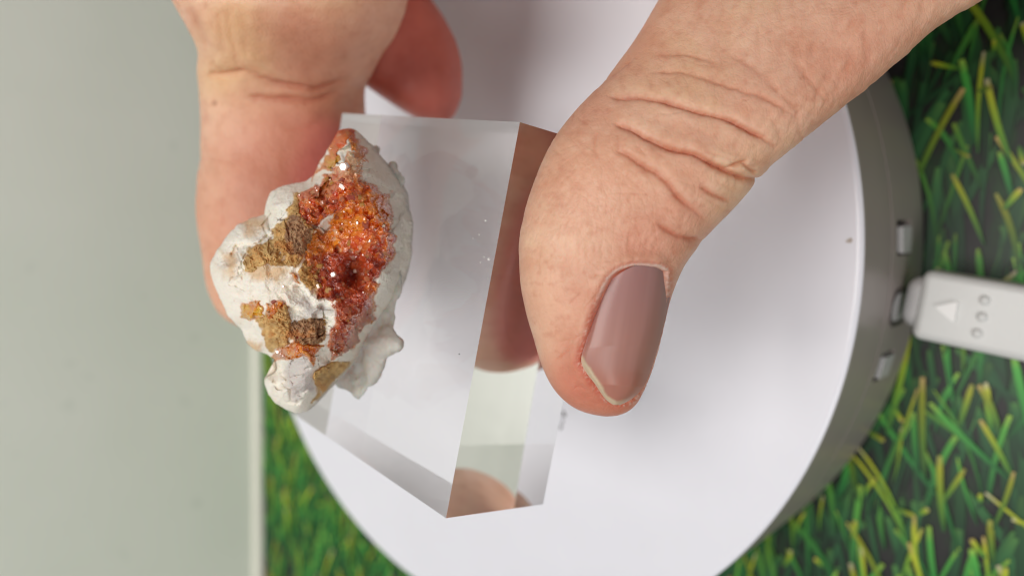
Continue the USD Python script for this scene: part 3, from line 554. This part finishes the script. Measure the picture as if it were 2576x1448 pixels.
def specimen():
    o = np.array(outline, float); o2 = np.vstack([o, o[:1]]); c0 = np.array([800., 705.])
    t = np.r_[0, np.cumsum(np.linalg.norm(np.diff(o2, axis=0), axis=1))]; s = np.linspace(0, t[-1], 801)[:-1]
    rim = np.stack([np.interp(s, t, o2[:, k]) for k in (0, 1)], 1)
    k = np.hanning(9); k /= k.sum()
    rim = np.stack([np.convolve(np.r_[rim[-8:, q], rim[:, q], rim[:8, q]], k, 'same')[8:-8] for q in (0, 1)], 1)
    nn = np.roll(rim, -1, 0) - np.roll(rim, 1, 0); nn = np.stack([-nn[:, 1], nn[:, 0]], 1); nn /= np.linalg.norm(nn, axis=1, keepdims=True)
    rim += nn * (fbm(rim[:, 0], rim[:, 1], 14, 3, 71) * 8)[:, None]
    m, n = len(rim), 250
    q = np.linspace(0, 1, n); q = 1 - (1 - q) ** 1.25
    XY = c0 + (rim - c0)[None] * q[:, None, None]; X, Y = XY[..., 0].copy(), XY[..., 1].copy()
    rd, _ = poly_dist(X, Y, np.vstack([rim[::4], rim[:1]]))
    ctl = np.vstack([hp, [(x, y, 2.0) for x, y in outline[::2]]])
    gx, gy = np.meshgrid(np.arange(490, 1071, 6.), np.arange(290, 1071, 6.))
    G = RBFInterpolator(ctl[:, :2], ctl[:, 2], kernel='thin_plate_spline', smoothing=1.5)(np.stack([gx.ravel(), gy.ravel()], 1)).reshape(gx.shape)
    H = map_coordinates(G, [(Y - 290) / 6, (X - 490) / 6], order=3)
    roll = np.clip(rd / 38, 0, 1); H = np.clip(H, .3, 11) * np.sqrt(1 - (1 - roll) ** 2)
    # broken lumps: cells with their own tilt
    r2 = np.random.default_rng(3); cp = r2.uniform((500, 300), (1060, 1060), (75, 2)); tl = r2.normal(0, 1.35, (75, 3))
    wx, wy = X + fbm(X, Y, 45, 3, 81) * 40, Y + fbm(X, Y, 45, 3, 82) * 40
    dd, ic = cKDTree(cp).query(np.stack([wx.ravel(), wy.ravel()], 1), k=2)
    g = tl[ic[:, 0]]; lump = (g[:, 0] * .28 + (g[:, 1] * (X.ravel() - cp[ic[:, 0], 0]) + g[:, 2] * (Y.ravel() - cp[ic[:, 0], 1])) * .010) * sstep(0, 26, dd[:, 1] - dd[:, 0])
    # what grows where
    reg = {}
    wX, wY = X + fbm(X, Y, 22, 4, 91) * 46, Y + fbm(X, Y, 22, 4, 92) * 46
    def R_(name, poly, soft=6): reg[name] = np.maximum(reg.get(name, 0), sstep(-soft, soft, sdf(wX, wY, poly)))
    def K_(name, poly, soft=6): R_(name, [((800 + x / 1.1315) / 1.5901, (440 + y / 1.1315) / 1.5901) for x, y in poly], soft)
    K_('red', [(440, 400), (480, 370), (560, 330), (590, 280), (640, 265), (660, 300), (700, 290), (745, 330), (725, 380), (665, 400), (640, 450), (560, 490), (530, 530), (490, 520), (440, 470)])
    K_('orange', [(690, 290), (760, 330), (852, 380), (866, 480), (872, 530), (800, 570), (740, 540), (690, 570), (620, 600), (570, 545), (600, 490), (650, 440), (680, 400)])
    K_('red', [(615, 612), (700, 540), (800, 530), (875, 570), (878, 640), (835, 705), (770, 665), (700, 645), (640, 640)])
    K_('deep', [(480, 680), (560, 640), (640, 635), (740, 645), (835, 690), (800, 760), (802, 830), (760, 905), (700, 870), (660, 865), (600, 855), (540, 845), (500, 760)])
    K_('orange', [(470, 640), (530, 555), (600, 540), (640, 590), (600, 640), (540, 690), (490, 720)]); K_('orange', [(480, 690), (560, 640), (560, 700), (520, 760)]); K_('orange', [(770, 770), (812, 790), (790, 880), (770, 940), (745, 860)])
    K_('purple', [(605, 880), (680, 855), (770, 880), (785, 940), (725, 1000), (695, 1085), (600, 1125), (578, 1060), (598, 960)])
    K_('orange', [(628, 82), (692, 80), (690, 130), (655, 160), (612, 205), (560, 245), (512, 318), (540, 260), (590, 165)]); K_('orange', [(690, 130), (752, 185), (755, 225), (700, 185)], 4)
    K_('tip', [(626, 78), (694, 76), (694, 128), (660, 165), (622, 190), (600, 180), (596, 150)], 4); K_('yellow', [(556, 215), (622, 205), (622, 262), (556, 270)]); K_('pink', [(680, 190), (742, 205), (715, 250), (725, 300), (640, 340), (596, 335), (620, 280), (660, 250)])
    K_('tan', [(425, 385), (455, 385), (445, 440), (480, 500), (525, 560), (505, 610), (440, 690), (380, 705), (300, 685), (262, 725), (203, 735), (203, 650), (250, 608), (330, 600), (328, 540), (395, 485)])
    K_('brown', [(402, 470), (440, 470), (470, 520), (522, 560), (505, 605), (470, 652), (430, 672), (392, 640), (384, 560)])
    K_('brown', [(396, 1000), (430, 950), (500, 938), (562, 960), (564, 1020), (512, 1062), (430, 1062)])
    K_('tan', [(262, 940), (320, 898), (412, 900), (402, 990), (402, 1050), (372, 1092), (310, 1082), (278, 1020)]); K_('orange', [(326, 1100), (400, 1075), (422, 1035), (480, 1060), (562, 1060), (532, 1090), (512, 1145), (470, 1105), (420, 1122), (380, 1132), (328, 1127)])
    K_('orange', [(300, 880), (350, 866), (376, 885), (340, 925), (308, 930)], 4); K_('orange', [(230, 872), (266, 868), (260, 905), (232, 905)], 4); K_('yellow', [(195, 885), (235, 895), (290, 920), (235, 955), (200, 925)])
    K_('orange', [(405, 735), (435, 745), (448, 785), (420, 770)], 3); K_('tan', [(520, 1170), (600, 1140), (692, 1135), (662, 1190), (602, 1222), (545, 1312), (500, 1335), (522, 1260)]); K_('tan', [(470, 690), (540, 700), (545, 820), (500, 820), (440, 730)])
    K_('peach', [(520, 545), (640, 555), (645, 640), (560, 660), (480, 700), (430, 690), (490, 620)], 12); K_('peach', [(205, 730), (300, 690), (400, 720), (360, 770), (240, 770)], 14); K_('grey', [(390, 1130), (480, 1110), (520, 1190), (515, 1260), (440, 1310), (395, 1300)], 10)
    K_('peach', [(90, 640), (160, 630), (165, 740), (110, 750)], 14); K_('peach', [(180, 505), (290, 480), (290, 530), (200, 570)], 14); K_('grey', [(440, 860), (520, 880), (600, 900), (560, 940), (470, 930)], 12); K_('peach', [(205, 1040), (280, 1060), (270, 1100), (210, 1080)], 10)
    for ln, A_, w_ in [([(300, 470), (330, 560), (240, 610), (150, 640)], .9, 7), ([(185, 650), (196, 770)], .6, 5), ([(390, 1130), (395, 1300), (440, 1315)], .7, 6), ([(205, 1050), (300, 1100)], .8, 6), ([(840, 520), (790, 760), (790, 930)], .5, 9), ([(905, 400), (925, 640), (880, 800)], .5, 9), ([(330, 1140), (390, 1210)], .6, 6)]:
        d_, t_ = poly_dist(wX, wY, [((800 + x / 1.1315) / 1.5901, (440 + y / 1.1315) / 1.5901) for x, y in ln]); H = H - A_ * np.exp(-(d_ / w_) ** 2) * np.clip(H / 3, 0, 1)
    grain = fbm(X, Y, 9, 3, 101); gr2 = fbm(X, Y, 4.5, 2, 102)
    crust = np.clip(sum(reg.get(k, 0) for k in ('red', 'orange', 'deep', 'purple', 'tan', 'brown', 'pink', 'tip')), 0, 1)
    base = H + lump.reshape(X.shape) * (1 - .5 * crust) * roll + (fbm(X, Y, 60, 4, 111) * 1.1 + fbm(X, Y, 16, 3, 112) * .5) * roll
    cpb = r2.uniform((490, 290), (1070, 1070), (520, 2)); gb = r2.normal(0, 1, (520, 3)); wx2, wy2 = X + fbm(X, Y, 18, 3, 83) * 18, Y + fbm(X, Y, 18, 3, 84) * 18
    db, ib = cKDTree(cpb).query(np.stack([wx2.ravel(), wy2.ravel()], 1)); chip = (gb[ib, 0] * .20 + (gb[ib, 1] * (X.ravel() - cpb[ib, 0]) + gb[ib, 2] * (Y.ravel() - cpb[ib, 1])) * .012).reshape(X.shape)
    base = base + chip * sstep(-.12, .12, fbm(X, Y, 110, 3, 85) + .06) * roll
    H2 = np.maximum(base, .05 * rd / 10)
    col = np.tile(np.array((0.93, 0.87, 0.755)), (X.size, 1)); f = lambda a: np.asarray(a).ravel()
    def mx(w, c, k=1.0):
        nonlocal col; w = np.clip(f(w) * k, 0, 1)[:, None]; col = col * (1 - w) + np.asarray(c) * w
    mx(sstep(0, .25, fbm(X, Y, 70, 4, 121)), (0.82, 0.75, 0.63), .6); mx(sstep(.05, .3, fbm(X, Y, 30, 4, 122)), (0.76, 0.67, 0.53), .45)
    mx(reg['peach'], (0.70, 0.44, 0.22), .8); mx(reg['grey'], (0.55, 0.50, 0.47), .8)
    redw = np.clip(sum(reg[k] for k in ('red', 'orange', 'deep', 'purple', 'pink', 'yellow', 'tip')), 0, 1); tanw = np.clip(reg['tan'] + reg['brown'], 0, 1)
    mx(sstep(0, .5, redw), (0.66, 0.20, 0.04), .85); mx(sstep(0, .5, tanw), (0.62, 0.40, 0.18), .7)      # the stain of each crust on the rock under it
    mx(reg['tip'], (0.72, 0.07, 0.010), .9)
    mx(sstep(.18, .30, fbm(X, Y, 6, 3, 141)), (0.45, 0.30, 0.14), .5)
    def cells(size, seed):
        r3 = np.random.default_rng(seed); n_ = int(580 * 780 / size ** 2); cp_ = r3.uniform((490, 290), (1070, 1070), (n_, 2)); g_ = r3.normal(0, 1, (n_, 3)); t_ = r3.uniform(0, 1, (n_, 2))
        d_, i_ = cKDTree(cp_).query(np.stack([X.ravel(), Y.ravel()], 1), k=2); i_ = i_[:, 0]
        hh = g_[i_, 0] * .5 + (g_[i_, 1] * (X.ravel() - cp_[i_, 0]) + g_[i_, 2] * (Y.ravel() - cp_[i_, 1])) / size * .9
        return hh.reshape(X.shape), t_[i_, 0].reshape(X.shape), t_[i_, 1].reshape(X.shape), (d_[:, 1] - d_[:, 0]).reshape(X.shape)
    ca, ta, ua, ea = cells(15, 61); cb2, tb2, ub2, eb = cells(8, 62); cc3, tc3, uc3, ec = cells(5, 63)
    big = fbm(X, Y, 34, 3, 103)
    # glassy red and orange crystals grown together
    hr = base + ((redw - .42) * .9 + big * 2.0 * redw + ca * .17 + cb2 * .08 + cc3 * .02) * roll
    rcol = np.zeros((X.size, 3)); wsum = np.full(X.size, 1e-6)
    for k, lo, hi in (('red', (0.60, 0.045, 0.008), (0.86, 0.18, 0.03)), ('orange', (0.66, 0.095, 0.004), (0.88, 0.24, 0.02)), ('deep', (0.24, 0.018, 0.008), (0.62, 0.085, 0.02)), ('purple', (0.36, 0.040, 0.016), (0.62, 0.14, 0.05)), ('tip', (0.70, 0.05, 0.004), (0.86, 0.13, 0.010)), ('pink', (0.70, 0.22, 0.07), (0.88, 0.52, 0.32)), ('yellow', (0.80, 0.27, 0.008), (0.88, 0.42, 0.04))):
        q_ = np.clip(.5 + (f(ta) - .5) * .9 + f(fbm(X, Y, 11, 3, 150)) * 1.6, 0, 1)[:, None]; w_ = f(reg[k]) ** 2; rcol += w_[:, None] * (np.array(lo) * (1 - q_) + np.array(hi) * q_); wsum += w_
    rcol /= wsum[:, None]; fr = (f(tb2) > .86) * f(sstep(-.1, .2, fbm(X, Y, 30, 2, 151))); rcol = rcol * (1 - .5 * fr[:, None]) + np.array((0.80, 0.50, 0.36)) * .5 * fr[:, None]
    ht = base + ((tanw - .40) * .8 + big * 1.2 * tanw + fbm(X, Y, 11, 4, 101) * 1.7 + cc3 * .09 + cb2 * .06) * roll
    q_ = np.clip(.5 + f(fbm(X, Y, 8, 4, 160)) * 2.2, 0, 1)[:, None]; bw = f(sstep(.3, .8, reg['brown']))[:, None]
    tcol = (np.array((0.46, 0.22, 0.06)) * (1 - q_) + np.array((0.80, 0.50, 0.20)) * q_) * (1 - bw) + (np.array((0.25, 0.115, 0.055)) * (1 - q_) + np.array((0.50, 0.29, 0.15)) * q_) * bw
    og = f(sstep(.04, .22, fbm(X, Y, 28, 4, 171)))[:, None] * .55; tcol = tcol * (1 - og) + np.array((0.62, 0.20, 0.03)) * og
    tcol *= (1 - .35 * f(sstep(.0, .3, fbm(X, Y, 22, 3, 161))))[:, None]
    def crust_of(w, h, colr, cut):
        keep = (w > cut) & (roll > .04); keep[0] = False; ids = np.arange(X.size).reshape(X.shape)
        F_ = grid_faces(n, m); F_ = F_[keep.ravel()[F_].all(1)]
        used_, inv = np.unique(F_, return_inverse=True); F_ = inv.reshape(-1, 3); k_ = len(used_)
        Vt_ = P(X.ravel()[used_], Y.ravel()[used_], DB - h.ravel()[used_] * HS); Vb_ = P(X.ravel()[used_], Y.ravel()[used_], DB - (H2.ravel()[used_] - .8) * HS)
        e_ = np.sort(np.vstack([F_[:, [0, 1]], F_[:, [1, 2]], F_[:, [2, 0]]]), 1); E_ = np.vstack([F_[:, [0, 1]], F_[:, [1, 2]], F_[:, [2, 0]]])
        key_ = e_[:, 0].astype(np.int64) * k_ + e_[:, 1]; _, iv, ct = np.unique(key_, return_inverse=True, return_counts=True); B_ = E_[ct[iv] == 1]
        FF = np.vstack([F_, F_[:, ::-1] + k_, np.stack([B_[:, 1], B_[:, 0], B_[:, 0] + k_], 1), np.stack([B_[:, 1], B_[:, 0] + k_, B_[:, 1] + k_], 1)])
        tm_ = trimesh.Trimesh(np.vstack([Vt_, Vb_]), FF, process=False)
        if tm_.volume < 0: tm_.invert()
        return tm_, np.vstack([colr[used_], colr[used_]])
    crusts = {'red': crust_of(redw, hr, rcol, .12), 'tan': crust_of(tanw, ht, tcol, .12)}
    front = P(X, Y, DB - H2 * HS).reshape(-1, 3)
    # back: shrinks to the block's face
    nb = 14; tb = np.linspace(0, 1, nb + 1)[1:]; back = []; colb = []
    for k_, tq in enumerate(tb):
        xy = c0 + (rim - c0) * (1 - .55 * tq ** 1.6); xy += (np.array([905., 690]) - c0) * tq
        pp = P(xy[:, 0], xy[:, 1], DB + 9.0 * tq ** 1.3 + fbm(xy[:, 0], xy[:, 1], 60, 3, 200) * 1.5); h = (pp - TR) @ nf; back.append(pp + np.clip(.05 - h, 0, None)[:, None] * nf); colb.append(np.tile((0.72, 0.67, 0.60), (m, 1)))
    V = np.vstack([front] + back); C_ = np.vstack([col] + colb); rows = n + nb
    F = grid_faces(rows, m); V = np.vstack([V, V[-m:].mean(0)]); C_ = np.vstack([C_, C_[-1:]]); j = np.arange(m); k0 = (rows - 1) * m
    F = np.vstack([F, np.stack([j * 0 + len(V) - 1, k0 + j, k0 + (j + 1) % m], 1)])
    tm = trimesh.Trimesh(V, F, process=False)
    if tm.volume < 0: tm.invert()
    hx_ = {'r': hr, 't': ht}; return tm, C_, X, Y, reg, m, n, crusts, P(X, Y, DB - np.maximum(hr, H2) * HS).reshape(-1, 3)
sp, spc, SX, SY, reg, sm, sn, crusts, crp = specimen()
spec_t = thing('mineral_specimen', 'white rock specimen with red orange crystals and tan crust fixed on the acrylic block', 'mineral specimen')
matrix = obj('rock_matrix', sp, m_rock, spec_t, smooth=True, col=spc)
red_part = obj('red_crystal_crust', crusts['red'][0], m_redc, spec_t, smooth=True, col=crusts['red'][1])
obj('tan_crust', crusts['tan'][0], m_rock, spec_t, smooth=True, col=crusts['tan'][1])
svn = sp.vertex_normals[:sm * sn]; svp = crp
def hexprism(rad, h):
    a = np.arange(6) * np.pi / 3; c, s = np.cos(a), np.sin(a)
    v = np.vstack([np.stack([c * rad, s * rad, a * 0 - h], 1), np.stack([c * rad, s * rad, a * 0 + h * .7], 1), np.stack([c * rad * .72, s * rad * .72, a * 0 + h], 1), [[0, 0, h], [0, 0, -h]]])
    f = np.vstack([grid_faces(3, 6), [[18, 12 + i, 12 + (i + 1) % 6] for i in range(6)], [[19, (i + 1) % 6, i] for i in range(6)]])
    return v, f
def rotm(r):
    q = r.normal(size=4); q /= np.linalg.norm(q); w, x, y, z = q
    return np.array([[1 - 2 * (y * y + z * z), 2 * (x * y - z * w), 2 * (x * z + y * w)], [2 * (x * y + z * w), 1 - 2 * (x * x + z * z), 2 * (y * z - x * w)], [2 * (x * z - y * w), 2 * (y * z + x * w), 1 - 2 * (x * x + y * y)]])
rc = np.random.default_rng(17)
cell = np.gradient(SX, axis=1) ** 2 + np.gradient(SY, axis=1) ** 2
area = np.sqrt(cell) * (np.hypot(*[np.gradient(q, axis=0) for q in (SX, SY)]))
def sample(weight, n):
    w = (weight * area).ravel(); w[:sm * 6] = 0; w = w / w.sum(); return rc.choice(len(w), n, p=w)
wred = reg['red'] * 1.0 + reg['deep'] * .8 + reg['purple'] * .7 + reg['orange'] * .45 + reg['pink'] * .35
for i in sample(reg['red'] + reg['deep'] + reg['purple'] + reg['orange'] * .25, 70):
    q = rc.uniform(.20, .42); v, f = hexprism(q, q * rc.uniform(.5, 1.0)); v = v @ rotm(rc).T + svp[i] + svn[i] * rc.uniform(-.22, -.06)
    obj('crystal', (v, f), m_cryst[int(rc.choice([0, 0, 1, 1, 2]))], red_part)
# a few clear facets turned to the lamp
for x, y, q in [(867, 421, .52), (895, 681, .24), (838, 690, .32), (712, 720, .16), (762, 832, .20), (900, 560, .16), (930, 605, .18), (700, 884, .2), (836, 765, .15)] + \
        [(SX.ravel()[i], SY.ravel()[i], rc.uniform(.07, .14)) for i in sample(reg['red'] + reg['deep'] + reg['purple'] + reg['orange'] * .6 + reg['tan'] * .12, 28)]:
    i = np.argmin((SX.ravel() - x) ** 2 + (SY.ravel() - y) ** 2); pos = svp[i]; vw = (CAM - pos) / np.linalg.norm(CAM - pos); lw = LAMP * 1000 - pos; lw /= np.linalg.norm(lw)
    hN = (vw + lw) / np.linalg.norm(vw + lw) + rc.normal(0, .05 if q < .15 else .0, 3); hN /= np.linalg.norm(hN); a_ = np.cross(hN, [0, 1, 0]); a_ /= np.linalg.norm(a_); b_ = np.cross(hN, a_)
    v, f = hexprism(q, q * .6); v[:, 2] *= 1.0; v = v[:, :1] * a_ + v[:, 1:2] * b_ + v[:, 2:] * hN + pos + svn[i] * .05
    obj('crystal', (v, f), m_clear if q > .15 else m_cryst[0], red_part)
# the putty that holds it on the block
def putty():
    sp_ = []
    for x, y, r, d in [(960, 430, 2.2, 1.0), (1003, 445, 1.6, .6), (1018, 470, 1.2, .5), (985, 520, 1.7, .9), (990, 620, 1.7, .9), (1012, 690, 1.5, .9), (985, 740, 2.2, 1.2), (960, 800, 2.6, 1.3), (985, 840, 2.4, 1.0), (1004, 846, 1.5, 1.0), (1000, 700, 2.4, .8), (975, 780, 2.6, .9),
                       (930, 880, 2.4, 1.3), (955, 910, 1.7, 1.0), (925, 935, 2.2, .9), (905, 910, 2.6, 1.1), (955, 880, 2.4, .9), (880, 700, 5.0, .5), (900, 560, 4.0, .5), (870, 840, 3.6, .8), (930, 380, 1.4, .8)]:
        c = on_plane(np.float64(x), np.float64(y), TR, nf) + nf * d * .3
        sp_.append(m3.Manifold.sphere(1, 48).scale((r * 1.15, r * 1.05, r * .50)).transform(np.column_stack([e1, e3, nf, c]).astype(float)))
    u = sp_[0]
    for q in sp_[1:]: u = u + q
    u = u.trim_by_plane(tuple(nf), float(TR @ nf) + .02).refine_to_length(.3)
    q = u.to_mesh(); tm = trimesh.Trimesh(np.array(q.vert_properties[:, :3], float), np.array(q.tri_verts), process=True)
    keep = (tm.vertices - TR) @ nf
    trimesh.smoothing.filter_laplacian(tm, iterations=40); v = tm.vertices.copy()
    v += tm.vertex_normals * (meshkit.fbm(v / 2.4, 4, 5) - .5)[:, None] * 2.2
    h = (v - TR) @ nf; v += np.clip(.02 - h, 0, None)[:, None] * nf
    return v, tm.faces
obj('putty', putty(), m_putty, spec_t, smooth=True, label='pale grey putty lumps under the rock on the block')
